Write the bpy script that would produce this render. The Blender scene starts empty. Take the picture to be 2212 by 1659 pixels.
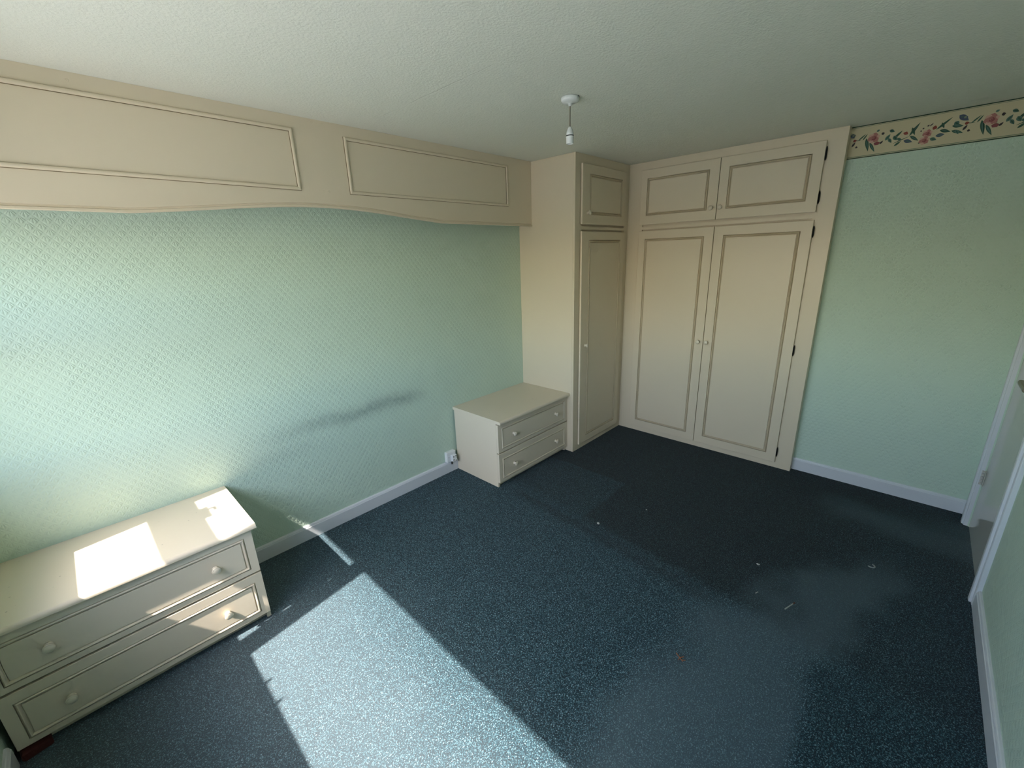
import bpy, bmesh, math, random
from mathutils import Matrix, Vector

# ------------------------------------------------------------------ camera
SC = bpy.context.scene
COL = SC.collection
random.seed(7)
YAW, PITCH, ROLL, FPX = 0.7660, -0.2966, -0.0340, 916.97
CAM = Vector((-2.836, -2.5811, 1.7024))
fw = Vector((math.cos(YAW) * math.cos(PITCH), math.sin(YAW) * math.cos(PITCH), math.sin(PITCH)))
r0 = fw.cross(Vector((0, 0, 1))).normalized()
u0 = r0.cross(fw)
cr, sr = math.cos(ROLL), math.sin(ROLL)
rv, uv = r0 * cr + u0 * sr, u0 * cr - r0 * sr
cam = bpy.data.cameras.new('camera')
cam.sensor_fit = 'HORIZONTAL'
cam.sensor_width = 36.0
cam.lens = FPX * 36.0 / 2212.0
cam.clip_start = 0.02
cam.clip_end = 500
co = bpy.data.objects.new('camera', cam)
COL.objects.link(co)
co.matrix_world = Matrix(((rv.x, uv.x, -fw.x, CAM.x), (rv.y, uv.y, -fw.y, CAM.y), (rv.z, uv.z, -fw.z, CAM.z), (0, 0, 0, 1)))
SC.camera = co

# ------------------------------------------------------------------ light
SUN = Vector((0.765, 0.1224, -1.0)).normalized()          # the way the sunlight travels
world = bpy.data.worlds.new('sky')
SC.world = world
world.use_nodes = True
wt = world.node_tree
wt.nodes.clear()
sky = wt.nodes.new('ShaderNodeTexSky')
sky.sky_type = 'NISHITA'
sky.sun_disc = False
sky.sun_elevation = math.asin(-SUN.z)
sky.sun_rotation = math.atan2(-SUN.x, -SUN.y)
sky.air_density = 1.0
sky.dust_density = 1.5
bg = wt.nodes.new('ShaderNodeBackground')
bg.inputs['Strength'].default_value = 1.15
wo = wt.nodes.new('ShaderNodeOutputWorld')
wt.links.new(sky.outputs[0], bg.inputs[0])
wt.links.new(bg.outputs[0], wo.inputs[0])

sl = bpy.data.lights.new('sun', 'SUN')
sl.energy = 13.5
sl.angle = math.radians(0.6)
sl.color = (1.0, 0.91, 0.84)
so = bpy.data.objects.new('sun', sl)
COL.objects.link(so)
so.rotation_euler = SUN.to_track_quat('-Z', 'Y').to_euler()
so.location = (-8, -3, 7)

# the window opening as a portal: it gives off no light, it only tells the sampler where the sky is
pl = bpy.data.lights.new('window_portal', 'AREA')
pl.shape = 'RECTANGLE'
pl.size, pl.size_y = 2.36, 1.12
pl.cycles.is_portal = True
po = bpy.data.objects.new('window_portal', pl)
COL.objects.link(po)
po.location = (-3.478, -1.325, 1.46)
po.rotation_euler = Vector((1, 0, 0)).to_track_quat('-Z', 'Y').to_euler()

SC.cycles.caustics_reflective = False
SC.cycles.caustics_refractive = False
SC.cycles.max_bounces = 8
SC.cycles.glossy_bounces = 3
SC.cycles.adaptive_threshold = 0.08
SC.cycles.adaptive_min_samples = 20
SC.view_settings.view_transform = 'Standard'
SC.view_settings.look = 'None'
SC.view_settings.gamma = 1.0
SC.view_settings.use_curve_mapping = False
SC.view_settings.exposure = 0.60

# ------------------------------------------------------------------ helpers
def lin(r, g, b):
    f = lambda c: (c / 255) / 12.92 if c / 255 <= .04045 else ((c / 255 + .055) / 1.055) ** 2.4
    return (f(r), f(g), f(b), 1.0)


class Mat:
    def __init__(s, name, color=(.8, .8, .8, 1), rough=.5, spec=.5, metallic=0.0):
        s.m = bpy.data.materials.new(name)
        s.m.use_nodes = True
        s.t = s.m.node_tree
        s.p = s.t.nodes['Principled BSDF']
        s.p.inputs['Base Color'].default_value = color
        s.p.inputs['Roughness'].default_value = rough
        s.p.inputs['Specular IOR Level'].default_value = spec
        s.p.inputs['Metallic'].default_value = metallic
        s._tc = None

    def node(s, kind, **kw):
        n = s.t.nodes.new(kind)
        for k, v in kw.items():
            setattr(n, k, v)
        return n

    def link(s, a, b):
        if isinstance(a, (int, float, tuple, list)):
            b.default_value = a
        else:
            s.t.links.new(a, b)

    def co(s):
        if s._tc is None:
            s._tc = s.node('ShaderNodeTexCoord').outputs['Object']
        return s._tc

    def xyz(s):
        n = s.node('ShaderNodeSeparateXYZ')
        s.link(s.co(), n.inputs[0])
        return n.outputs

    def f(s, op, a, b=0.0, c=0.0):
        n = s.node('ShaderNodeMath', operation=op)
        s.link(a, n.inputs[0])
        s.link(b, n.inputs[1])
        if op in ('MULTIPLY_ADD', 'SMOOTH_MIN', 'SMOOTH_MAX', 'WRAP', 'COMPARE'):
            s.link(c, n.inputs[2])
        return n.outputs[0]

    def noise(s, scale, detail=2.0, rough=.5, vec=None, dist=0.0):
        n = s.node('ShaderNodeTexNoise')
        n.inputs['Scale'].default_value = scale
        n.inputs['Detail'].default_value = detail
        n.inputs['Roughness'].default_value = rough
        n.inputs['Distortion'].default_value = dist
        s.link(vec if vec is not None else s.co(), n.inputs['Vector'])
        return n.outputs['Fac']

    def step(s, v, lo, hi, a=0.0, b=1.0):
        n = s.node('ShaderNodeMapRange', interpolation_type='SMOOTHSTEP')
        s.link(v, n.inputs[0])
        n.inputs[1].default_value, n.inputs[2].default_value = lo, hi
        n.inputs[3].default_value, n.inputs[4].default_value = a, b
        return n.outputs[0]

    def box(s, v, lo, hi, soft):
        return s.f('MULTIPLY', s.step(v, lo - soft, lo + soft), s.step(v, hi - soft, hi + soft, 1.0, 0.0))

    def mix(s, fac, a, b, blend='MIX'):
        n = s.node('ShaderNodeMix', data_type='RGBA', blend_type=blend)
        s.link(fac, n.inputs[0])
        s.link(a, n.inputs[6])
        s.link(b, n.inputs[7])
        return n.outputs[2]

    def bump(s, h, dist, strength=1.0):
        n = s.node('ShaderNodeBump')
        n.inputs['Strength'].default_value = strength
        n.inputs['Distance'].default_value = dist
        s.link(h, n.inputs['Height'])
        s.link(n.outputs[0], s.p.inputs['Normal'])

    def base(s, c):
        s.link(c, s.p.inputs['Base Color'])


# ---- painted furniture
def cream_mat(name, col, rough):
    k = Mat(name, col, rough, .45)
    n1 = k.noise(2.2, 3)
    n2 = k.noise(240, 2)
    k.base(k.mix(k.f('MULTIPLY', n1, .18), col, (col[0] * .86, col[1] * .84, col[2] * .80, 1)))
    k.bump(k.f('ADD', k.f('MULTIPLY', n2, .35), k.f('MULTIPLY', k.noise(18, 2), .4)), .0008, .35)
    return k.m


CREAM = cream_mat('cream_eggshell_paint', lin(222, 208, 182), .36)
CREAM_M = cream_mat('dark_cream_moulding', lin(200, 184, 154), .4)  # a darker cream, only on the wardrobe door mouldings
CREAM_T = cream_mat('cream_laminate', lin(224, 211, 188), .5)
# chest tops: specks of paint and grime
k = Mat('speckled_cream_top', lin(224, 211, 188), .42, .45)
v = k.node('ShaderNodeTexVoronoi')
v.inputs['Scale'].default_value = 26
k.link(k.co(), v.inputs['Vector'])
sp = k.f('MULTIPLY', k.step(v.outputs['Distance'], .05, .09, 1, 0), k.step(k.noise(5, 1), .52, .6))
k.base(k.mix(k.f('MULTIPLY', sp, .5), k.mix(k.f('MULTIPLY', k.noise(3, 3), .25), lin(224, 211, 188), lin(206, 192, 166)), lin(120, 104, 88)))
TOPM = k.m
GROOVE = Mat('dark_gap', lin(22, 20, 18), .9, .1).m
KNOB = Mat('ivory_gloss_knob', lin(221, 210, 188), .18, .55).m
WHITE = Mat('white_gloss_paint', lin(214, 217, 220), .3, .5).m
DOORW = Mat('white_gloss_door_paint', lin(205, 204, 196), .10, .6).m
PLASTIC = Mat('white_plastic', lin(228, 230, 228), .3, .5).m
BLACK = Mat('black_plastic', lin(14, 14, 15), .5, .4).m
CORD = Mat('flex_cord', lin(120, 112, 96), .6, .3).m
METAL = Mat('brushed_steel', lin(150, 142, 128), .38, .5, 1.0).m
HINGE_D = Mat('painted_butt_hinge', lin(196, 192, 182), .35, .5).m
HINGE = Mat('dark_hinge_metal', lin(16, 15, 16), .5, .4, .3).m
RED = Mat('dark_red_brick', lin(120, 62, 52), .8, .2)
RED.bump(RED.noise(60, 3), .004, .6)
RED.base(RED.mix(RED.noise(25, 3), lin(84, 42, 38), lin(56, 28, 26)))
RED = RED.m

# ---- embossed wallpaper: staggered shells with ribs, plus the old grey head-height smear on the left wall
def wallpaper(name, horiz, smear=False):
    col = lin(197, 216, 198)
    k = Mat(name, col, .6, .4)
    x, y, z = k.xyz()
    a = {'x': x, 'y': y}[horiz]
    W, Hh = .036, .0225
    # shells on a diagonal lattice: each diamond cell holds one ribbed fan opening downwards
    p_ = k.f('ADD', k.f('DIVIDE', a, W), k.f('DIVIDE', z, 2 * Hh))
    q_ = k.f('SUBTRACT', k.f('DIVIDE', a, W), k.f('DIVIDE', z, 2 * Hh))
    ds = k.f('SUBTRACT', k.f('FRACT', p_), .5)
    dt = k.f('SUBTRACT', k.f('FRACT', q_), .5)
    u = k.f('MULTIPLY', k.f('ADD', ds, dt), W / 2)
    w = k.f('SUBTRACT', k.f('MULTIPLY', k.f('SUBTRACT', ds, dt), Hh), Hh * .62)
    r = k.f('SQRT', k.f('ADD', k.f('MULTIPLY', u, u), k.f('MULTIPLY', w, w)))
    ang = k.f('ARCTAN2', u, k.f('MULTIPLY', w, -1.0))
    ribs = k.f('ABSOLUTE', k.f('SINE', k.f('MULTIPLY', ang, 5.5)))
    cell = k.step(k.f('MAXIMUM', k.f('ABSOLUTE', ds), k.f('ABSOLUTE', dt)), .30, .49, 1, 0)
    cell = k.f('MULTIPLY', cell, k.step(r, .0225, .0300, 1, 0))
    win = k.f('MULTIPLY', k.step(r, .005, .010), k.step(r, .024, .030, 1, 0))
    h = k.f('MULTIPLY', k.f('ADD', k.f('MULTIPLY', k.f('MULTIPLY', ribs, win), .85), .28), cell)
    wear = k.step(k.noise(9, 2), .3, .65, .5, 1.0)                  # emboss pressed flatter in places
    h = k.f('ADD', k.f('MULTIPLY', h, wear), k.f('MULTIPLY', k.noise(300, 2), .25))
    k.bump(h, .0022, .62)
    c = k.mix(k.f('MULTIPLY', k.noise(1.6, 3), .35), col, lin(192, 212, 188))
    if smear:
        line = k.f('ADD', k.f('SUBTRACT', z, .735), k.f('MULTIPLY', k.f('SUBTRACT', k.noise(3.2, 1), .5), .10))
        band = k.f('POWER', 2.718, k.f('MULTIPLY', k.f('MULTIPLY', line, line), -380.0))
        along = k.f('MULTIPLY', k.step(x, -2.42, -1.62), k.step(x, -1.30, -1.02, 1, 0))
        line2 = k.f('ADD', k.f('SUBTRACT', z, .60), k.f('MULTIPLY', k.f('SUBTRACT', k.noise(2.1, 1), .5), .12))
        band2 = k.f('MULTIPLY', k.f('POWER', 2.718, k.f('MULTIPLY', k.f('MULTIPLY', line2, line2), -500.0)), k.box(x, -2.38, -1.95, .15))
        rough = k.step(k.noise(28, 3), .25, .75, .55, 1.0)
        s1 = k.f('MULTIPLY', k.f('MULTIPLY', band, along), rough)
        c = k.mix(k.f('MINIMUM', k.f('ADD', k.f('MULTIPLY', s1, .50), k.f('MULTIPLY', band2, .10)), 1.0), c, lin(92, 106, 104))
    k.base(c)
    return k.m


PAPER_L = wallpaper('embossed_green_wallpaper_long', 'x', True)
PAPER_R = wallpaper('embossed_green_wallpaper_side', 'x')
PAPER_B = wallpaper('embossed_green_wallpaper_end', 'y')

# ---- ceiling: stippled paint, one faint board joint
k = Mat('stippled_ceiling_paint', lin(231, 232, 220), .85, .2)
x, y, z = k.xyz()
joint = k.f('MULTIPLY', k.box(k.f('ADD', x, k.f('MULTIPLY', k.noise(14, 1), .012)), -1.470, -1.464, .002), k.step(k.noise(5, 1), .42, .6))
joint = k.f('MULTIPLY', joint, k.box(y, -1.35, -.2, .15))
k.bump(k.f('ADD', k.f('ADD', k.noise(95, 3, .6), k.f('MULTIPLY', k.noise(30, 2), .5)), k.f('MULTIPLY', joint, -.35)), .0045, .55)
k.base(k.mix(k.f('MULTIPLY', joint, .12), lin(231, 232, 220), lin(150, 150, 138)))
CEIL = k.m

# ---- carpet: teal twist pile with pale flecks, worn and pressed areas
k = Mat('teal_fleck_carpet', (0.02, .05, .06, 1), 1.0, .05)
x, y, z = k.xyz()
fleck = k.noise(190, 2.5, .65)
vor = k.node('ShaderNodeTexVoronoi')
vor.inputs['Scale'].default_value = 330
k.link(k.co(), vor.inputs['Vector'])
sepc = k.node('ShaderNodeSeparateColor')
k.link(vor.outputs['Color'], sepc.inputs[0])
sepc = sepc.outputs[0]
g = k.f('ADD', k.f('MULTIPLY', fleck, .75), k.f('MULTIPLY', sepc, .30))
rp = k.node('ShaderNodeValToRGB')
e = rp.color_ramp.elements
e[0].position, e[0].color = .38, lin(10, 28, 36)
e[1].position, e[1].color = .76, lin(146, 172, 182)
for pos, c in ((.515, lin(13, 45, 56)), (.605, lin(42, 79, 90)), (.68, lin(90, 123, 134))):
    q = e.new(pos)
    q.color = c
k.link(g, rp.inputs[0])
wob = k.f('MULTIPLY', k.f('SUBTRACT', k.noise(2.6, 2), .5), .42)
wob2 = k.f('MULTIPLY', k.f('SUBTRACT', k.noise(6.0, 1), .5), .05)
xw, yw = k.f('ADD', x, wob), k.f('ADD', y, wob)
xs, ys = k.f('ADD', x, wob2), k.f('ADD', y, wob2)
# flattened ground where the bed stood, and darker across the far half of the room
diag = k.f('ADD', xs, k.f('MULTIPLY', ys, -.10))
far = k.f('MULTIPLY', k.step(diag, -.72, -.58), k.step(k.f('ADD', yw, k.f('MULTIPLY', xw, .25)), -3.0, -2.2, .55, 1.0))
# the fresher oblong beside the small chest
pad = k.f('MULTIPLY', k.box(xs, -.80, -.19, .012), k.box(ys, -1.20, -.35, .014))
# dark scuff along the pad and the bed edge
scuff = k.f('MULTIPLY', k.box(diag, -.76, -.68, .05), k.box(y, -2.1, -.62, .1))
# trodden path from the window towards the door, with a crisp right-hand edge near the window
edge = k.f('MULTIPLY', k.step(ys, -2.56, -2.50), k.step(x, -.80, -1.05))
arm1 = k.f('MULTIPLY', k.f('MULTIPLY', k.box(yw, -2.60, -2.02, .14), k.step(xw, -.60, -.95)), edge)
arm2 = k.f('MULTIPLY', k.box(k.f('ADD', yw, k.f('MULTIPLY', xw, .35)), -2.86, -2.56, .12), k.box(x, -1.15, -.10, .22))
band = k.f('MULTIPLY', k.box(k.f('ADD', xw, k.f('MULTIPLY', yw, .12)), -.02, .28, .12), k.step(yw, -2.25, -2.60))
path = k.f('MAXIMUM', k.f('MAXIMUM', arm1, arm2), k.f('MULTIPLY', band, .75))
# clean dark pile along the end wall and in the corner near the door wall
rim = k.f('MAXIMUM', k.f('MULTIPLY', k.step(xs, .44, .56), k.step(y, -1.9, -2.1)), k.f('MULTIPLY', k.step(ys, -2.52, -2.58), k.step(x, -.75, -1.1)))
c = rp.outputs[0]
c = k.mix(far, c, (.33, .36, .34, 1), 'MULTIPLY')
c = k.mix(k.f('MULTIPLY', scuff, .50), c, lin(9, 18, 23))
c = k.mix(k.f('MULTIPLY', pad, .48), c, rp.outputs[0])
c = k.mix(k.f('MULTIPLY', path, .55), c, lin(80, 100, 108))
bounce_pale = k.step(k.f('ADD', x, k.f('MULTIPLY', wob, .5)), -1.75, -2.55)  # paler towards the window: sun bounce and wear put into the colour
c = k.mix(k.f('MULTIPLY', bounce_pale, .24), c, lin(134, 146, 152))
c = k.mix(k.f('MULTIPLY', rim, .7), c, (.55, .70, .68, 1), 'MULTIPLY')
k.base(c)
k.p.inputs['Sheen Weight'].default_value = .12
k.p.inputs['Sheen Roughness'].default_value = .6
k.bump(g, .006, .7)
CARPET = k.m

# ---- glass that lets the daylight through
k = Mat('window_glass')
tr = k.node('ShaderNodeBsdfTransparent')
gl = k.node('ShaderNodeBsdfGlossy')
gl.inputs['Roughness'].default_value = .02
lw = k.node('ShaderNodeLayerWeight')
lw.inputs['Blend'].default_value = .5
fac = k.f('ADD', k.f('MULTIPLY', k.f('POWER', lw.outputs['Facing'], 5.0), .9), .04)
mx = k.node('ShaderNodeMixShader')
k.link(fac, mx.inputs[0])
k.link(tr.outputs[0], mx.inputs[1])
k.link(gl.outputs[0], mx.inputs[2])
k.link(mx.outputs[0], k.t.nodes['Material Output'].inputs[0])
GLASS = k.m
k = Mat('pale_bounce_ground', lin(170, 166, 155), .95, .1)
k.base(k.mix(k.noise(.8, 4), lin(206, 203, 194), lin(190, 188, 178)))
GROUND_PALE = k.m


# ---- mesh helpers
def add_box(bm, a, b, bev=0.0, seg=2):
    x0, y0, z0 = (min(a[i], b[i]) for i in range(3))
    x1, y1, z1 = (max(a[i], b[i]) for i in range(3))
    vs = [bm.verts.new(p) for p in ((x0, y0, z0), (x1, y0, z0), (x1, y1, z0), (x0, y1, z0), (x0, y0, z1), (x1, y0, z1), (x1, y1, z1), (x0, y1, z1))]
    fs = [bm.faces.new([vs[i] for i in f]) for f in ((0, 3, 2, 1), (4, 5, 6, 7), (0, 1, 5, 4), (1, 2, 6, 5), (2, 3, 7, 6), (3, 0, 4, 7))]
    if bev:
        es = list({e for f in fs for e in f.edges})
        bmesh.ops.bevel(bm, geom=es, offset=bev, segments=seg, profile=.5, affect='EDGES')


def obj(name, bm, mat, parent=None, smooth=False, origin=None):
    bmesh.ops.recalc_face_normals(bm, faces=bm.faces)
    o_ = Vector(origin) if origin else (parent_world(parent) if parent else Vector((0, 0, 0)))
    bmesh.ops.translate(bm, verts=bm.verts, vec=-o_)
    me = bpy.data.meshes.new(name)
    bm.to_mesh(me)
    bm.free()
    for m in (mat if isinstance(mat, list) else [mat]):
        me.materials.append(m)
    if smooth:
        for p in me.polygons:
            p.use_smooth = True
    o = bpy.data.objects.new(name, me)
    COL.objects.link(o)
    if parent:
        o.parent = parent
        o.location = o_ - parent_world(parent)
    else:
        o.location = o_
    return o


def parent_world(p):
    v = Vector((0, 0, 0))
    while p:
        v += p.location
        p = p.parent
    return v


def boxobj(name, a, b, mat, parent=None, bev=0.0, seg=2, origin=None):
    bm = bmesh.new()
    add_box(bm, a, b, bev, seg)
    return obj(name, bm, mat, parent, origin=origin)


def empty(name, loc, label=None, cat=None, group=None, kind=None):
    o = bpy.data.objects.new(name, None)
    o.empty_display_size = .1
    COL.objects.link(o)
    o.location = loc
    return tag(o, label, cat, group, kind)


def tag(o, label=None, cat=None, group=None, kind=None):
    if label:
        o['label'] = label
    if cat:
        o['category'] = cat
    if group:
        o['group'] = group
    if kind:
        o['kind'] = kind
    return o


def map_y(plane):           # a face looking towards -y: (u, v, n) = (x, z, out)
    return lambda u, v, n: (u, plane - n, v)


def map_x(plane):           # a face looking towards -x: (u, v, n) = (-y, z, out)
    return lambda u, v, n: (plane - n, -u, v)


BEAD_PROF = [(.0034, -.002), (.0034, .0016), (.0006, .0034), (.0002, .0060), (.0022, .0090), (.0062, .0108), (.0105, .0108), (.0145, .0090), (.0165, .0060), (.0161, .0034), (.0133, .0016), (.0133, -.002)]


def moulding(M, u0, u1, v0, v1, prof, mat, parent, name='moulding'):
    bm = bmesh.new()
    loops = []
    for t, h in prof:
        loops.append([bm.verts.new(M(u, v, h)) for u, v in ((u0 + t, v0 + t), (u1 - t, v0 + t), (u1 - t, v1 - t), (u0 + t, v1 - t))])
    n = len(loops)
    for i in range(n):
        a, b = loops[i], loops[(i + 1) % n]
        for j in range(4):
            bm.faces.new((a[j], a[(j + 1) % 4], b[(j + 1) % 4], b[j]))
    return obj(name, bm, mat, parent)


def slab(M, u0, u1, v0, v1, n0, n1, mat, parent, name, bev=.002, hole=None):
    """a board; with hole=(u0,u1,v0,v1) the front is a frame round that opening, recessed inside it"""
    if hole is None:
        return boxobj(name, M(u0, v0, n0), M(u1, v1, n1), mat, parent, bev, 2)
    rect = lambda a, b, c, d, n: [bm.verts.new(M(u, v, n)) for u, v in ((a, c), (b, c), (b, d), (a, d))]
    bm = bmesh.new()
    h0, h1, h2, h3 = hole
    L = [rect(u0, u1, v0, v1, n0), rect(u0, u1, v0, v1, n1 - bev), rect(u0 + bev * .3, u1 - bev * .3, v0 + bev * .3, v1 - bev * .3, n1 - bev * .3),
         rect(u0 + bev, u1 - bev, v0 + bev, v1 - bev, n1), rect(h0, h1, h2, h3, n1), rect(h0, h1, h2, h3, n1 - .008)]
    for a_, b_ in zip(L, L[1:]):
        for j in range(4):
            bm.faces.new((a_[j], a_[(j + 1) % 4], b_[(j + 1) % 4], b_[j]))
    bm.faces.new(L[0])
    bm.faces.new(L[-1])
    return obj(name, bm, mat, parent)


CH_PROF = [(0, -.0079), (.0008, -.0079), (.0012, -.0058), (.0030, -.0054), (.0050, .0002), (.0085, .0034), (.0120, .0026), (.0148, -.0016), (.0165, -.0050),
           (.0192, -.0056), (.0192, -.0079)]


def panelled(M, u0, u1, v0, v1, hole, n0, n1, mat, mmat, parent, name, bev, wid=.0215):
    d = slab(M, u0, u1, v0, v1, n0, n1, mat, parent, name, bev, hole)
    MM = lambda u, v, n: M(u, v, n + n1)
    sc = (wid - .0023) / .0192
    moulding(MM, hole[0], hole[1], hole[2], hole[3], [(t * sc, h) for t, h in CH_PROF], mmat, d)
    p = wid
    boxobj('panel', M(hole[0] + p, hole[2] + p, n1 - .0079), M(hole[1] - p, hole[3] - p, n1 - .0006), mat, d, .0012, 2)
    return d


def lathe(M, u, v, prof, mat, parent, name, seg=20):
    """prof: (radius, height above the plane)"""
    bm = bmesh.new()
    rings = []
    for r, h in prof:
        if r < 1e-6:
            rings.append([bm.verts.new(M(u, v, h))])
        else:
            rings.append([bm.verts.new(M(u + r * math.cos(2 * math.pi * i / seg), v + r * math.sin(2 * math.pi * i / seg), h)) for i in range(seg)])
    for a, b in zip(rings, rings[1:]):
        for i in range(seg):
            j = (i + 1) % seg
            if len(a) == 1 and len(b) == 1:
                continue
            if len(a) == 1:
                bm.faces.new((a[0], b[i], b[j]))
            elif len(b) == 1:
                bm.faces.new((a[i], a[j], b[0]))
            else:
                bm.faces.new((a[i], a[j], b[j], b[i]))
    return obj(name, bm, mat, parent, smooth=True)


KNOB_PROF = [(0, -.001), (.0125, -.001), (.0135, .002), (.0125, .005), (.0085, .008), (.0078, .012), (.0105, .015), (.0162, .018), (.0178, .0215),
             (.0172, .0245), (.0150, .0262), (.0140, .0258), (.0128, .0270), (.0090, .0292), (.0045, .0302), (0, .0305)]


def knob(M, u, v, base, parent, mat=None):
    return lathe(lambda a, b, n: M(a, b, n + base), u, v, KNOB_PROF, mat or KNOB, parent, 'knob')


# ------------------------------------------------------------------ the room
H = 2.40
XW, XB, YR, XA = -3.335, .876, -3.044, 1.42     # window wall, back wall, door wall, back of the wardrobe recess
# floor
bm = bmesh.new()
vs = [bm.verts.new(p) for p in ((XW - .1, .05, 0), (XA + .05, .05, 0), (XA + .05, YR - .12, 0), (XW - .1, YR - .12, 0))]
bm.faces.new(vs)
ret = bmesh.ops.extrude_face_region(bm, geom=bm.faces[:])
bmesh.ops.translate(bm, verts=[g_ for g_ in ret['geom'] if isinstance(g_, bmesh.types.BMVert)], vec=(0, 0, -.08))
floor = tag(obj('floor', bm, CARPET), 'dark teal flecked carpet, worn paler along the walkway', kind='structure')
ceiling = tag(boxobj('ceiling', (XW - .1, .1, H), (XA + .1, YR - .1, H + .12), CEIL), 'off-white stippled ceiling', kind='structure')
wl = tag(boxobj('wall_left', (XW - .1, 0, 0), (XA + .1, .12, H), PAPER_L), 'mint green embossed wallpaper wall with grey smear', kind='structure')
bm = bmesh.new()
add_box(bm, (XB, -2.066, 0), (XB + .66, YR - .1, H))
add_box(bm, (XA, 0, 0), (XA + .12, -2.066, H))
wb = tag(obj('wall_back', bm, PAPER_B), 'mint green papered end wall beside the wardrobe', kind='structure')

# door wall with its opening
DX0, DX1, DH = -.073, .705, 2.02
bm = bmesh.new()
add_box(bm, (XW - .1, YR, 0), (DX0, YR - .12, H))
add_box(bm, (DX1, YR, 0), (XB, YR - .12, H))
add_box(bm, (DX0, YR, DH), (DX1, YR - .12, H))
wr = tag(obj('wall_right', bm, PAPER_R), 'mint green papered wall with the door in it', kind='structure')

# window wall with its opening
WY0, WY1, WZ0, WZ1 = -.13, -2.52, .90, 2.02
bm = bmesh.new()
add_box(bm, (XW, .0, 0), (XW - .135, WY0, H))
add_box(bm, (XW, WY1, 0), (XW - .135, YR - .1, H))
add_box(bm, (XW, WY0, 0), (XW - .135, WY1, WZ0))
add_box(bm, (XW, WY0, WZ1), (XW - .135, WY1, H))
ww = tag(obj('wall_front', bm, PAPER_B), 'mint green papered window wall', kind='structure')

# window
GX = -3.40                                        # inner face of the frame members
wn = empty('window_1', (GX, -1.3, WZ0), 'white framed window with side casement and wide fixed pane', kind='structure')


def member(name, y0, y1, z0, z1, d=.06, x=GX, bev=.004):
    return boxobj(name, (x, y0, z0), (x - d, y1, z1), WHITE, wn, bev)


member('jamb', WY0, -.203, WZ0, WZ1)
member('jamb', -2.40, WY1, WZ0, WZ1)
member('mullion', -.668, -.782, WZ0, WZ1)
member('head', -.203, -.668, 1.902, WZ1)
member('head', -.782, -2.40, 1.902, WZ1)
member('bottom_rail', -.203, -.668, WZ0, .992)
member('bottom_rail', -.782, -2.40, WZ0, 1.040)
member('transom', -.203, -.668, 1.414, 1.606)
for y0, y1, z0, z1 in ((-.203, -.668, .992, 1.414), (-.203, -.668, 1.606, 1.902), (-.782, -2.40, 1.04, 1.902)):
    boxobj('pane', (GX - .034, y0 + .006, z0 - .006), (GX - .038, y1 - .006, z1 + .006), GLASS, wn)
bm = bmesh.new()
add_box(bm, (GX + .002, -.30, 1.596), (GX + .022, -.42, 1.618), .003)
add_box(bm, (GX + .004, -.33, 1.612), (GX + .018, -.345, 1.660), .003)
add_box(bm, (GX + .004, -.33, 1.650), (GX + .018, -.375, 1.664), .003)
obj('stay', bm, METAL, wn)
bm = bmesh.new()
add_box(bm, (GX + .002, -.645, 1.17), (GX + .016, -.675, 1.27), .003)
add_box(bm, (GX + .012, -.650, 1.12), (GX + .026, -.670, 1.24), .004)
obj('handle', bm, METAL, wn)
for yc_ in (-.985, -1.111):
    boxobj('glazing_clip', (GX - .004, yc_ - .006, 1.030), (GX - .030, yc_ + .006, 1.075), WHITE, wn, .002)
boxobj('sill', (XW + .03, WY0 + .03, WZ0 - .026), (GX - .06, WY1 - .03, WZ0), WHITE, wn, .006)

# unseen pale ground added outside, a storey below, to bounce sun onto the ceiling
bounce_ground = tag(boxobj('ground', (-60, -40, -3.0), (-4.2, 40, -2.8), GROUND_PALE), 'unseen pale ground added outside the window to bounce sunlight', kind='structure')


# baseboards
def baseboard(name, p0, p1, nrm, label, hgt=.096, th=.016):
    prof = [(0, 0), (th, 0), (th, hgt - .016), (th - .003, hgt - .012), (th - .003, hgt - .008), (th - .006, hgt - .002), (th - .009, hgt), (0, hgt)]
    bm = bmesh.new()
    A = [bm.verts.new((p0[0] + nrm[0] * t, p0[1] + nrm[1] * t, z_)) for t, z_ in prof]
    B = [bm.verts.new((p1[0] + nrm[0] * t, p1[1] + nrm[1] * t, z_)) for t, z_ in prof]
    n = len(prof)
    for i in range(n):
        bm.faces.new((A[i], A[(i + 1) % n], B[(i + 1) % n], B[i]))
    bm.faces.new(A)
    bm.faces.new(B[::-1])
    return tag(obj(name, bm, WHITE), label, kind='structure')


baseboard('baseboard_left', (-2.466, 0), (-.852, 0), (0, -1), 'white baseboard under the smeared green wall')
baseboard('baseboard_back', (XB, -2.0754), (XB, YR), (-1, 0), 'white baseboard between wardrobe and door corner')
baseboard('baseboard_right', (XW, YR), (-.143, YR), (0, 1), 'white baseboard running up to the door frame')
baseboard('baseboard_right_corner', (.775, YR), (XB - .016, YR), (0, 1), 'short white baseboard between door frame and corner')
baseboard('baseboard_front', (XW, -.52), (XW, YR + .016), (1, 0), 'white baseboard below the window')

# door
dr = empty('door_1', (.316, YR, 0), 'glossy off-white flush door in a white frame', kind='structure')
leaf = boxobj('door_leaf', (DX0 + .004, YR - .006, .006), (DX1 - .004, YR - .046, DH - .004), DOORW, dr, .002)


def architrave(x0, x1, z0, z1, vertical):
    bm = bmesh.new()
    add_box(bm, (x0, YR - .004, z0), (x1, YR + .018, z1), .004)
    if vertical:
        xi = (x0 + .012, x1 - .026) if x1 > .3 else (x0 + .026, x1 - .012)
        add_box(bm, (xi[0], YR + .01, z0), (xi[1], YR + .028, z1), .006)
    else:
        add_box(bm, (x0, YR + .01, z0 + .012), (x1, YR + .028, z1 - .026), .006)
    return obj('architrave', bm, WHITE, dr)


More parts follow.
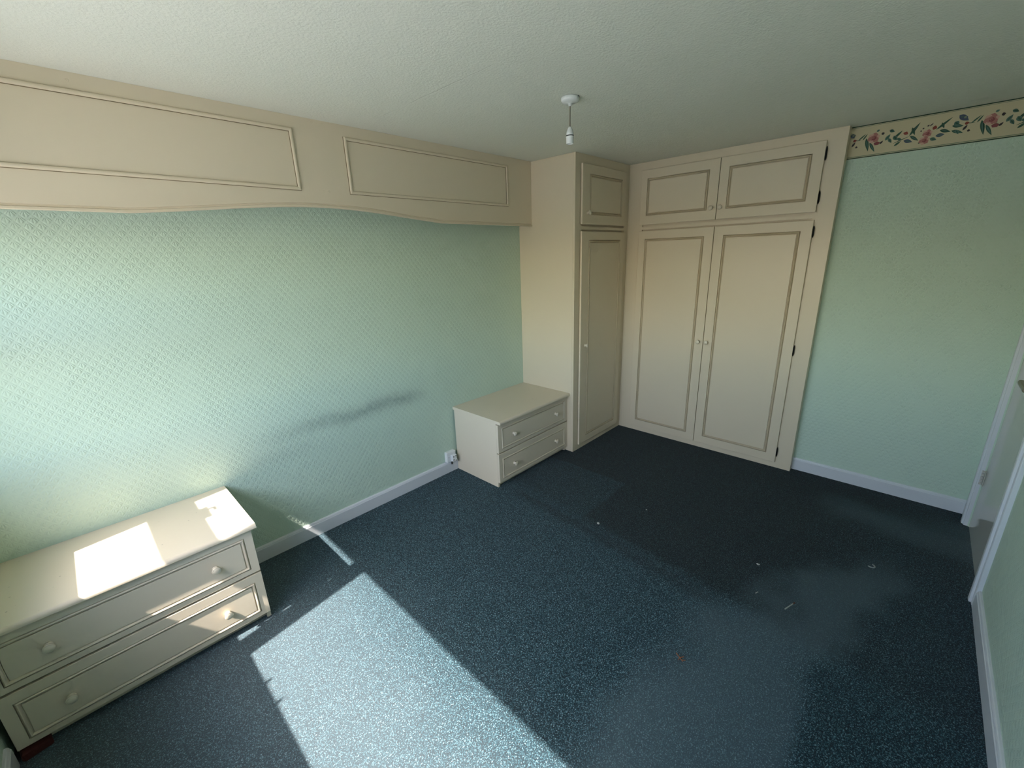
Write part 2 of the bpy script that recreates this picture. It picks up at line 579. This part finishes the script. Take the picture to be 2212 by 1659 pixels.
architrave(DX0 - .070, DX0, 0, DH + .07, True)
architrave(DX1, DX1 + .070, 0, DH + .07, True)
architrave(DX0, DX1, DH, DH + .07, False)
for z_ in (.29, 1.72):
    bm = bmesh.new()
    for i in range(5):
        bmesh.ops.create_cone(bm, cap_ends=True, segments=12, radius1=.0065, radius2=.0065, depth=.0145,
                              matrix=Matrix.Translation((DX1 - .002, YR + .004, z_ + .0095 + i * .019)))
    add_box(bm, (DX1 - .028, YR - .005, z_), (DX1 - .002, YR - .003, z_ + .095))
    obj('hinge', bm, HINGE_D, leaf)
hd = bmesh.new()
add_box(hd, (-.045, YR - .006, .98), (-.005, YR + .002, 1.15), .003)
add_box(hd, (-.036, YR + .000, 1.052), (-.016, YR + .055, 1.072), .006)
add_box(hd, (-.040, YR + .042, 1.050), (.125, YR + .066, 1.074), .008)
obj('lever_handle', hd, METAL, leaf)

# ------------------------------------------------------------------ over-bed pelmet
F = -.1421
pel = empty('overbed_pelmet', (-1.67, F / 2, 1.917), 'long cream arched pelmet with two beaded panels under the ceiling', 'pelmet')


def zbot(x):
    t = abs(x + 1.725) / .815
    if t >= 1:
        return 1.917
    return 1.917 + .5 * (.060 * (1 - t * t) + .030 * (1 + math.cos(math.pi * t)))


xs_ = [XW + .001] + [-2.54 + i * (1.63 / 48) for i in range(49)] + [-.001]
bm = bmesh.new()
cols = []
for x in xs_:
    zb = zbot(x)
    cols.append([bm.verts.new(p) for p in ((x, F, H - .0002), (x, F, zb + .021), (x, F + .0035, zb + .019), (x, F + .0035, zb + .0125), (x, F - .004, zb + .0105), (x, F - .005, zb + .002), (x, F - .003, zb),
                                            (x, F + .018, zb), (x, F + .018, H - .0002))])
for a, b in zip(cols, cols[1:]):
    for i in range(9):
        bm.faces.new((a[i], a[(i + 1) % 9], b[(i + 1) % 9], b[i]))
bm.faces.new(cols[0])
bm.faces.new(cols[-1][::-1])
fb = obj('fascia_board', bm, CREAM, pel)
MP = map_y(F)
moulding(MP, -1.562, -.275, 2.055, 2.342, BEAD_PROF, CREAM, pel, 'bead_frame')
moulding(MP, -3.117, -1.830, 2.055, 2.342, BEAD_PROF, CREAM, pel, 'bead_frame')
JOINT_BROWN = Mat('brown_joint', lin(138, 120, 92), .8, .2).m  # thin brown strips along both edges of each bead frame
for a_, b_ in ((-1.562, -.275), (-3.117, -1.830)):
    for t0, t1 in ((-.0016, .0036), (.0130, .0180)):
        moulding(MP, a_, b_, 2.055, 2.342, [(t0, -.002), (t0, .0003), (t1, .0003), (t1, -.002)], JOINT_BROWN, pel, 'joint_line')
for u, v in ((-1.724, 2.387), (-1.669, 2.387), (-1.711, 2.058), (-1.682, 2.060), (-.915, 2.387), (-2.62, 2.372)):
    lathe(MP, u, v, [(0, -.001), (.0062, -.001), (.0055, .0012), (.003, .0012), (.0012, -.0002), (0, -.0002)], CREAM, fb, 'screw_cap', 12)

# ------------------------------------------------------------------ wardrobes
D, B, E_ = -.5734, .801, -2.0754


def panel_door(M, u0, u1, v0, v1, pu0, pu1, pv0, pv1, ku, kv, parent, name):
    d = panelled(M, u0, u1, v0, v1, (pu0, pu1, pv0, pv1), .0050, .020, CREAM, CREAM_M, parent, name, .0025)
    knob(M, ku, kv, .020, d)
    return d


def hinges(M, u, zs, parent):
    for z0, z1 in zs:
        bm = bmesh.new()
        n = 10
        prof = []
        for i in range(n + 1):
            t = i / n
            prof.append((z0 + (z1 - z0) * t, .0045 * min(1, 5 * min(t, 1 - t) + .25)))
        ring = []
        for z_, r in prof:
            ring.append([bm.verts.new(M(u + r * math.cos(a) * 1.3, z_, .013 + r * math.sin(a) * 1.6)) for a in [2 * math.pi * j / 8 for j in range(8)]])
        for a, b in zip(ring, ring[1:]):
            for j in range(8):
                bm.faces.new((a[j], a[(j + 1) % 8], b[(j + 1) % 8], b[j]))
        bm.faces.new(ring[0])
        bm.faces.new(ring[-1][::-1])
        obj('hinge', bm, HINGE, parent)


def face_frame(M, rails, stiles, depth, mat, parent):
    bm = bmesh.new()
    for u0, u1, v0, v1 in stiles + rails:
        add_box(bm, M(u0, v0, 0), M(u1, v1, -depth))
    return obj('face_frame', bm, mat, parent)


# narrow return unit beside the bed
nw = empty('narrow_wardrobe', (.40, D / 2, 0), 'tall narrow cream cupboard with one short and one long door', 'wardrobe')
MN = map_y(D)
boxobj('side_panel', (0, -.001, 0), (.018, D + .019, H - .001), CREAM, nw, .001)
face_frame(MN, [(.085, .735, 2.315, H - .001), (.085, .735, 1.868, 1.892), (.085, .735, 0, .065)],
           [(0, .085, 0, H - .001), (.735, B + .018, 0, H - .001)], .018, CREAM, nw)
boxobj('carcass', (.020, -.002, .002), (B + .5, D + .020, H - .004), CREAM, nw)
panel_door(MN, .068, .722, 1.906, 2.332, .166, .655, 1.978, 2.267, .138, 1.990, nw, 'top_door')
panel_door(MN, .068, .722, .052, 1.854, .166, .655, .113, 1.790, .138, .946, nw, 'door')

# double unit across the end wall
dw = empty('double_wardrobe', (B + .3, (D + E_) / 2, 0), 'wide cream built-in wardrobe with two long doors and two cupboards above', 'wardrobe')
MD = map_x(B)
face_frame(MD, [(.715, 1.955, 2.322, H - .001), (.715, 1.955, 1.868, 1.892), (.715, 1.955, 0, .065)],
           [(-D + .0005, .715, 0, H - .001), (1.955, -E_, 0, H - .001)], .018, CREAM, dw)
bm = bmesh.new()
add_box(bm, (B + .019, D - .002, .002), (XA - .004, -2.062, H - .004))
add_box(bm, (B + .018, E_ + .018, 0), (XB - .0005, E_, H - .001))
obj('carcass', bm, CREAM, dw)
GAP = 1.3285
t1 = panel_door(MD, .697, GAP - .002, 1.907, 2.336, .753, 1.255, 1.978, 2.268, 1.289, 1.992, dw, 'top_door')
t2 = panel_door(MD, GAP + .002, 1.970, 1.907, 2.336, 1.394, 1.903, 1.978, 2.268, 1.356, 1.992, dw, 'top_door')
d1 = panel_door(MD, .697, GAP - .002, .050, 1.856, .757, 1.257, .117, 1.790, 1.289, .950, dw, 'door')
d2 = panel_door(MD, GAP + .002, 1.970, .050, 1.856, 1.399, 1.903, .117, 1.790, 1.356, .950, dw, 'door')
hinges(MD, 1.974, [(2.216, 2.301), (1.955, 2.037)], t2)
hinges(MD, 1.974, [(1.742, 1.819), (.916, .998), (.098, .179)], d2)


# ------------------------------------------------------------------ drawer chests
def chest(x0, yf, top_x0, top_x1, top_y, label):
    """x0: left end of the 0.852 m wide body; yf: plane of the drawer fronts"""
    W = .852
    x1 = x0 + W
    t = empty('chest_of_drawers', (x0 + W / 2, yf / 2, 0), label, 'chest of drawers', 'matching two-drawer bedside chests')
    yc = yf + .019
    bm = bmesh.new()
    add_box(bm, (x0, -.017, 0), (x0 + .018, yc, .522), .001)
    add_box(bm, (x1 - .018, -.017, 0), (x1, yc, .522), .001)
    add_box(bm, (x0 + .017, -.017, .03), (x1 - .017, -.03, .522))
    add_box(bm, (x0 + .017, -.017, .046), (x1 - .017, yc + .004, .062))
    obj('carcass', bm, CREAM_T, t)
    boxobj('plinth', (x0 + .018, yc + .022, 0), (x1 - .018, yc + .036, .046), CREAM_T, t)
    # worktop with a rounded front nosing
    bm = bmesh.new()
    zt, th, R_ = .545, .023, .016
    prof = [(-.001, zt)] + [(top_y + R_ - R_ * math.sin(a), zt - R_ + R_ * math.cos(a)) for a in [math.pi / 2 * i / 6 for i in range(7)]] + \
           [(top_y, zt - th + .002), (top_y + .002, zt - th), (-.001, zt - th)]
    A = [bm.verts.new((top_x0, y_, z_)) for y_, z_ in prof]
    Bv = [bm.verts.new((top_x1, y_, z_)) for y_, z_ in prof]
    n = len(prof)
    for i in range(n):
        bm.faces.new((A[i], A[(i + 1) % n], Bv[(i + 1) % n], Bv[i]))
    bm.faces.new(A)
    bm.faces.new(Bv[::-1])
    obj('worktop', bm, TOPM, t)
    M = map_y(yc)
    xm = (x0 + x1) / 2
    for v0, v1, p0, p1, kz in ((.2885, .513, .313, .484, .400), (.042, .2785, .066, .236, .150)):
        d = panelled(M, x0 + .001, x1 - .002, v0, v1, (x0 + .037, x1 - .037, p0, p1), .0005, .019, CREAM_T, CREAM_T, t, 'drawer', .0015, .018)
        for s in (-1, 1):
            knob(map_y(yf), xm + s * .259, kz, 0, d)
    return t


c2 = chest(-.8535, -.513, -.8535, -.001, -.540, 'cream two-drawer chest against the tall cupboard, in the shade')
c1 = chest(-3.316, -.503, -3.333, -2.446, -.524, 'cream two-drawer chest by the window with sunlight across its top')

# ------------------------------------------------------------------ pendant
PX, PY = -.955, -1.215
pd = empty('pendant_light', (PX, PY, H), 'white ceiling rose with a bare hanging lampholder and no bulb', 'pendant light')


def vlathe(prof, mat, name, parent=pd, seg=28):
    M = lambda u, v, n: (u, v, n)
    return lathe(M, PX, PY, prof, mat, parent, name, seg)


vlathe([(0, H - .0005), (.041, H - .0005), (.043, H - .004), (.043, H - .013), (.040, H - .019), (.030, H - .0235), (.012, H - .026), (.009, H - .028),
        (.0075, H - .036), (.0045, H - .037), (0, H - .037)], PLASTIC, 'ceiling_rose')
bm = bmesh.new()
arc = [math.radians(-85 + i * 9) for i in range(9)]
qa = [[bm.verts.new((PX + r * math.cos(a), PY + r * math.sin(a), z_)) for r, z_ in ((.0405, H - .0042), (.0436, H - .0042), (.0436, H - .0003), (.0405, H - .0003))] for a in arc]
for a, b in zip(qa, qa[1:]):
    for j in range(4):
        bm.faces.new((a[j], a[(j + 1) % 4], b[(j + 1) % 4], b[j]))
bm.faces.new(qa[0])
bm.faces.new(qa[-1][::-1])
obj('rose_gap_shade', bm, BLACK, pd)  # black arc painted in as the shade of the gap above the rose
bm = bmesh.new()
bmesh.ops.create_cone(bm, cap_ends=True, segments=10, radius1=.0028, radius2=.0028, depth=.100, matrix=Matrix.Translation((PX, PY, H - .036 - .045)))
obj('cord', bm, CORD, pd)
lh = vlathe([(0, 2.277), (.005, 2.277), (.009, 2.272), (.0135, 2.262), (.0165, 2.250), (.0172, 2.2405), (.0150, 2.2400), (.0150, 2.2365), (.0188, 2.2360),
             (.0190, 2.232), (.0175, 2.230), (.0175, 2.204), (.0162, 2.203), (.0150, 2.204), (.0140, 2.222), (0, 2.222)], PLASTIC, 'lampholder')
vlathe([(.0148, 2.2402), (.0182, 2.2400), (.0182, 2.2364), (.0148, 2.2362), (.0148, 2.2402)], BLACK, 'ring', lh)

# ------------------------------------------------------------------ socket
sk = empty('wall_socket', (-.929, 0, .098), 'white surface-mounted socket with a plug adaptor beside the small chest', 'socket')
bx_ = boxobj('back_box', (-.973, -.0005, .099), (-.885, -.031, .187), PLASTIC, sk, .006, 3)
fp = boxobj('faceplate', (-.974, -.030, .098), (-.884, -.037, .188), PLASTIC, sk, .004, 3)
lathe(map_y(-.037), -.957, .143, [(0, -.001), (.0035, -.001), (.0035, .0006), (0, .0006)], METAL, fp, 'screw', 10)
ad = boxobj('adaptor', (-.940, -.036, .108), (-.896, -.066, .162), PLASTIC, sk, .004, 2)
for (u0, u1, v0, v1) in ((-.934, -.926, .145, .155), (-.934, -.926, .118, .128), (-.912, -.904, .149, .157), (-.912, -.902, .112, .117)):
    boxobj('slot', (u0, -.0655, v0), (u1, -.0668, v1), BLACK, ad)
bm = bmesh.new()
add_box(bm, (-.926, -.030, .068), (-.918, -.022, .1), .002)
obj('cable_stub', bm, BLACK, sk)

# ------------------------------------------------------------------ wallpaper border with roses
S0 = 2.0754
S1 = -YR
bd = empty('wallpaper_border', (XB, -(S0 + S1) / 2, 2.2135), 'cream wallpaper border with pink roses along the top of the end wall', 'wallpaper border')
PAPER = Mat('border_paper_cream', lin(204, 193, 158), .6, .3).m
boxobj('strip', (XB, -S0, 2.2135), (XB - .0012, -S1, H - .0005), PAPER, bd)
INK = [Mat('ink_leaf_green', lin(58, 92, 74), .6, .3).m, Mat('ink_teal', lin(86, 116, 104), .6, .3).m, Mat('ink_plum_dark', lin(64, 56, 58), .6, .3).m,
       Mat('ink_slate_blue', lin(84, 94, 112), .6, .3).m, Mat('ink_red', lin(140, 68, 56), .6, .3).m, Mat('ink_rose_pink', lin(176, 120, 110), .6, .3).m,
       Mat('ink_rose_deep', lin(140, 76, 76), .6, .3).m, Mat('ink_rose_pale', lin(206, 166, 148), .6, .3).m, Mat('ink_border_line', lin(36, 70, 52), .6, .3).m,
       Mat('ink_border_pale', lin(128, 142, 116), .6, .3).m]
IDX = dict(g=0, t=1, d=2, b=3, r=4)
LEAVES = [('g', -0.047, -0.086, -0.027, -0.053, 0.007), ('g', -0.03, -0.078, -0.011, -0.153, 0.017), ('g', -0.01, -0.105, 0.022, -0.161, 0.014),
 ('t', 0.015, -0.048, 0.03, -0.041, 0.011), ('d', 0.041, -0.067, 0.056, -0.063, 0.014), ('d', 0.04, -0.121, 0.055, -0.105, 0.01),
 ('t', 0.064, -0.106, 0.084, -0.075, 0.017), ('t', 0.078, -0.097, 0.096, -0.124, 0.015), ('t', 0.077, -0.053, 0.102, -0.065, 0.016),
 ('g', 0.105, -0.102, 0.138, -0.066, 0.012), ('t', 0.102, -0.088, 0.119, -0.114, 0.021), ('g', 0.111, -0.145, 0.14, -0.122, 0.011),
 ('t', 0.119, -0.105, 0.141, -0.116, 0.014), ('g', 0.104, -0.13, 0.177, -0.102, 0.004), ('g', 0.173, -0.101, 0.211, -0.038, 0.014),
 ('g', 0.18, -0.059, 0.197, -0.101, 0.012), ('g', 0.177, -0.102, 0.218, -0.134, 0.014), ('b', 0.152, -0.122, 0.192, -0.136, 0.019),
 ('t', 0.268, -0.132, 0.297, -0.144, 0.018), ('g', 0.221, -0.151, 0.23, -0.139, 0.009), ('b', 0.29, -0.123, 0.327, -0.121, 0.019),
 ('g', 0.287, -0.091, 0.346, -0.038, 0.011), ('g', 0.306, -0.058, 0.319, -0.089, 0.011), ('g', 0.303, -0.096, 0.349, -0.112, 0.016),
 ('g', 0.351, -0.084, 0.397, -0.092, 0.018), ('t', 0.358, -0.066, 0.378, -0.083, 0.023), ('g', 0.352, -0.108, 0.402, -0.128, 0.016),
 ('t', 0.369, -0.107, 0.384, -0.131, 0.013), ('b', 0.371, -0.035, 0.413, -0.069, 0.026), ('g', 0.426, -0.084, 0.46, -0.052, 0.007),
 ('d', 0.398, -0.115, 0.413, -0.09, 0.011), ('d', 0.416, -0.12, 0.429, -0.121, 0.011), ('g', 0.412, -0.083, 0.442, -0.083, 0.003),
 ('r', 0.4, -0.083, 0.418, -0.08, 0.015), ('r', 0.152, -0.092, 0.159, -0.075, 0.022), ('r', 0.27, -0.075, 0.289, -0.083, 0.021),
 ('d', 0.245, -0.065, 0.255, -0.06, 0.007), ('d', 0.256, -0.067, 0.27, -0.053, 0.005), ('d', 0.226, -0.075, 0.235, -0.072, 0.007),
 ('d', 0.219, -0.087, 0.226, -0.084, 0.007)]
bm = bmesh.new()
LAYER = [0]


def ink(pts, mi):
    if min(p[0] for p in pts) < S0 + .001 or max(p[0] for p in pts) > S1 - .002:
        return
    LAYER[0] = (LAYER[0] + 1) % 200
    xx = XB - .0013 - LAYER[0] * 2e-6
    f = bm.faces.new([bm.verts.new((xx, -s, z_)) for s, z_ in pts])
    f.material_index = mi


def leafpoly(s0, z0, s1, z1, w, mi):
    dx, dz = s1 - s0, z1 - z0
    L = math.hypot(dx, dz)
    nx, nz = -dz / L, dx / L
    up, dn = [], []
    for i in range(7):
        t = i / 6
        hw = w * .5 * math.sin(math.pi * t ** .8) + .0003
        up.append((s0 + dx * t + nx * hw, z0 + dz * t + nz * hw))
        dn.append((s0 + dx * t - nx * hw, z0 + dz * t - nz * hw))
    ink(up + dn[::-1], mi)


def blob(s, z_, rx, rz, mi, rot=0.0, n=14, wav=.12):
    ink([(s + rx * math.cos(a) * (1 + wav * math.sin(5 * a + rot)), z_ + rz * math.sin(a) * (1 + wav * math.sin(5 * a + rot))) for a in [2 * math.pi * i / n for i in range(n)]], mi)


def rose(s, z_, r):
    for a in range(6):
        t = a * math.pi / 3 + .3
        blob(s + r * .55 * math.cos(t), z_ + r * .55 * math.sin(t), r * .52, r * .48, 5 if a % 2 else 7, a)
    blob(s, z_, r * .62, r * .58, 5, 1)
    blob(s + r * .08, z_ - r * .05, r * .40, r * .38, 6, 2)
    blob(s - r * .02, z_ + r * .02, r * .24, r * .20, 5, 3)
    blob(s + r * .05, z_, r * .12, r * .12, 6, 3)


for rep in range(-1, 2):
    o_ = 2.189 + rep * .495
    for c_, a, b, c, d, w in LEAVES:
        leafpoly(o_ + a, H + b, o_ + c, H + d, w, IDX[c_])
        if c_ in 'bgt' and w > .012:
            leafpoly(o_ + a + (c - a) * .15, H + b + (d - b) * .15, o_ + a + (c - a) * .85, H + b + (d - b) * .85, w * .35, 1 if c_ != 't' else 0)
    rose(o_ + .006, H - .082, .028)
    blob(o_ + .026, H - .115, .014, .010, 6)
    rose(o_ + .252, H - .103, .020)
    rose(o_ + .244, H - .138, .022)
    blob(o_ + .395, H - .053, .012, .012, 3)
    blob(o_ + .397, H - .050, .006, .006, 9)
for z0, z1, mi in ((H - .006, H - .0008, 8), (H - .0115, H - .009, 9), (2.2142, 2.2195, 8), (2.2225, 2.2265, 9)):
    ink([(S0 + .002, z0), (S1 - .003, z0), (S1 - .003, z1), (S0 + .002, z1)], mi)
obj('rose_print', bm, INK, bd)

# ------------------------------------------------------------------ small things on the carpet
STICK = Mat('pale_wood', lin(150, 155, 150), .6, .3).m
TIP = Mat('burnt_tip', lin(84, 52, 40), .8, .2).m
CRUMB = Mat('chalk_crumb', lin(176, 177, 172), .8, .2).m
TAN = Mat('dry_stem', lin(140, 92, 66), .8, .2).m


def rod(name, a, b, r, mat, label=None, cat=None, parent=None, z=.004):
    bm = bmesh.new()
    A, Bv = Vector((a[0], a[1], z)), Vector((b[0], b[1], z))
    d = (Bv - A)
    M = Matrix.Translation((A + Bv) / 2) @ d.to_track_quat('Z', 'Y').to_matrix().to_4x4()
    bmesh.ops.create_cone(bm, cap_ends=True, segments=8, radius1=r, radius2=r * .85, depth=d.length, matrix=M)
    o = obj(name, bm, mat, parent, origin=None if parent else ((a[0] + b[0]) / 2, (a[1] + b[1]) / 2, 0))
    return tag(o, label, cat)


mt = rod('matchstick', (-.752, -2.372), (-.690, -2.393), .0030, STICK, 'pale stick with a dark burnt tip lying on the worn carpet', 'stick')
rod('tip', (-.690, -2.393), (-.676, -2.398), .0036, TIP, parent=mt)


def crumb(name, x, y, r, mat, label, cat, seed, sq=(1, 1, .7)):
    bm = bmesh.new()
    bmesh.ops.create_icosphere(bm, subdivisions=2, radius=r)
    rnd = random.Random(seed)
    for v_ in bm.verts:
        v_.co = Vector((v_.co.x * sq[0], v_.co.y * sq[1], v_.co.z * sq[2])) * rnd.uniform(.78, 1.15)
    lo = min(v_.co.z for v_ in bm.verts)
    bmesh.ops.translate(bm, verts=bm.verts, vec=(x, y, -lo))
    return tag(obj(name, bm, mat, origin=(x, y, 0)), label, cat)


crumb('plaster_crumb', -.753, -1.316, .0075, CRUMB, 'white plaster crumb on the dark carpet near the paler oblong', 'crumb', 3, (1, 1.3, .8))
crumb('plaster_crumb', -.407, -1.479, .005, CRUMB, 'tiny pale crumb on the carpet before the wardrobe', 'crumb', 5)
crumb('plaster_crumb', -.496, -2.188, .006, CRUMB, 'small pale crumb mid-carpet beyond the stick', 'crumb', 8, (1, 1.6, .6))
rod('paper_scrap', (-.735, -2.238), (-.716, -2.244), .0022, STICK, 'tiny pale sliver on the carpet beside the stick', 'scrap')
# curled scrap
bm = bmesh.new()
rings = []
for i in range(9):
    a = math.pi * (1.15 * i / 8)
    cx, cy = -.112 + .016 * math.cos(a + 2.4), -2.647 + .016 * math.sin(a + 2.4)
    r = .0042 * (1 - .35 * abs(i - 4) / 4)
    rings.append([bm.verts.new((cx + r * math.cos(t) * math.cos(a + 2.4), cy + r * math.cos(t) * math.sin(a + 2.4), .0045 + r * math.sin(t))) for t in [2 * math.pi * j / 8 for j in range(8)]])
for a, b in zip(rings, rings[1:]):
    for j in range(8):
        bm.faces.new((a[j], a[(j + 1) % 8], b[(j + 1) % 8], b[j]))
bm.faces.new(rings[0])
bm.faces.new(rings[-1][::-1])
tag(obj('curled_scrap', bm, STICK, smooth=True, origin=(-.112, -2.647, 0)), 'small pale curled scrap on the carpet near the door', 'scrap')
# dry sprig
bm = bmesh.new()
for a, b in (((-1.333, -2.080), (-1.356, -2.118)), ((-1.345, -2.100), (-1.330, -2.112)), ((-1.345, -2.100), (-1.362, -2.100)), ((-1.351, -2.110), (-1.342, -2.124))):
    A, Bv = Vector((a[0], a[1], .005)), Vector((b[0], b[1], .006))
    d = Bv - A
    bmesh.ops.create_cone(bm, cap_ends=True, segments=6, radius1=.0022, radius2=.0012, depth=d.length, matrix=Matrix.Translation((A + Bv) / 2) @ d.to_track_quat('Z', 'Y').to_matrix().to_4x4())
tag(obj('dry_sprig', bm, TAN, origin=(-1.345, -2.10, 0)), 'dry orange-brown sprig lying on the carpet', 'sprig')
# dark red block tucked under the drawers by the window
bm = bmesh.new()
add_box(bm, (-.040, -.020, 0), (.040, .020, .036), .009, 3)
rnd = random.Random(2)
for v_ in bm.verts:
    v_.co += Vector((rnd.uniform(-.0015, .0015), rnd.uniform(-.0015, .0015), 0))
bmesh.ops.rotate(bm, verts=bm.verts, cent=(0, 0, 0), matrix=Matrix.Rotation(math.radians(10), 3, 'Z'))
bmesh.ops.translate(bm, verts=bm.verts, vec=(-3.272, -.502, .0))
tag(obj('brick_fragment', bm, RED, origin=(-3.272, -.502, 0)), 'dark red rounded brick fragment under the sunlit chest by the window wall', 'brick')
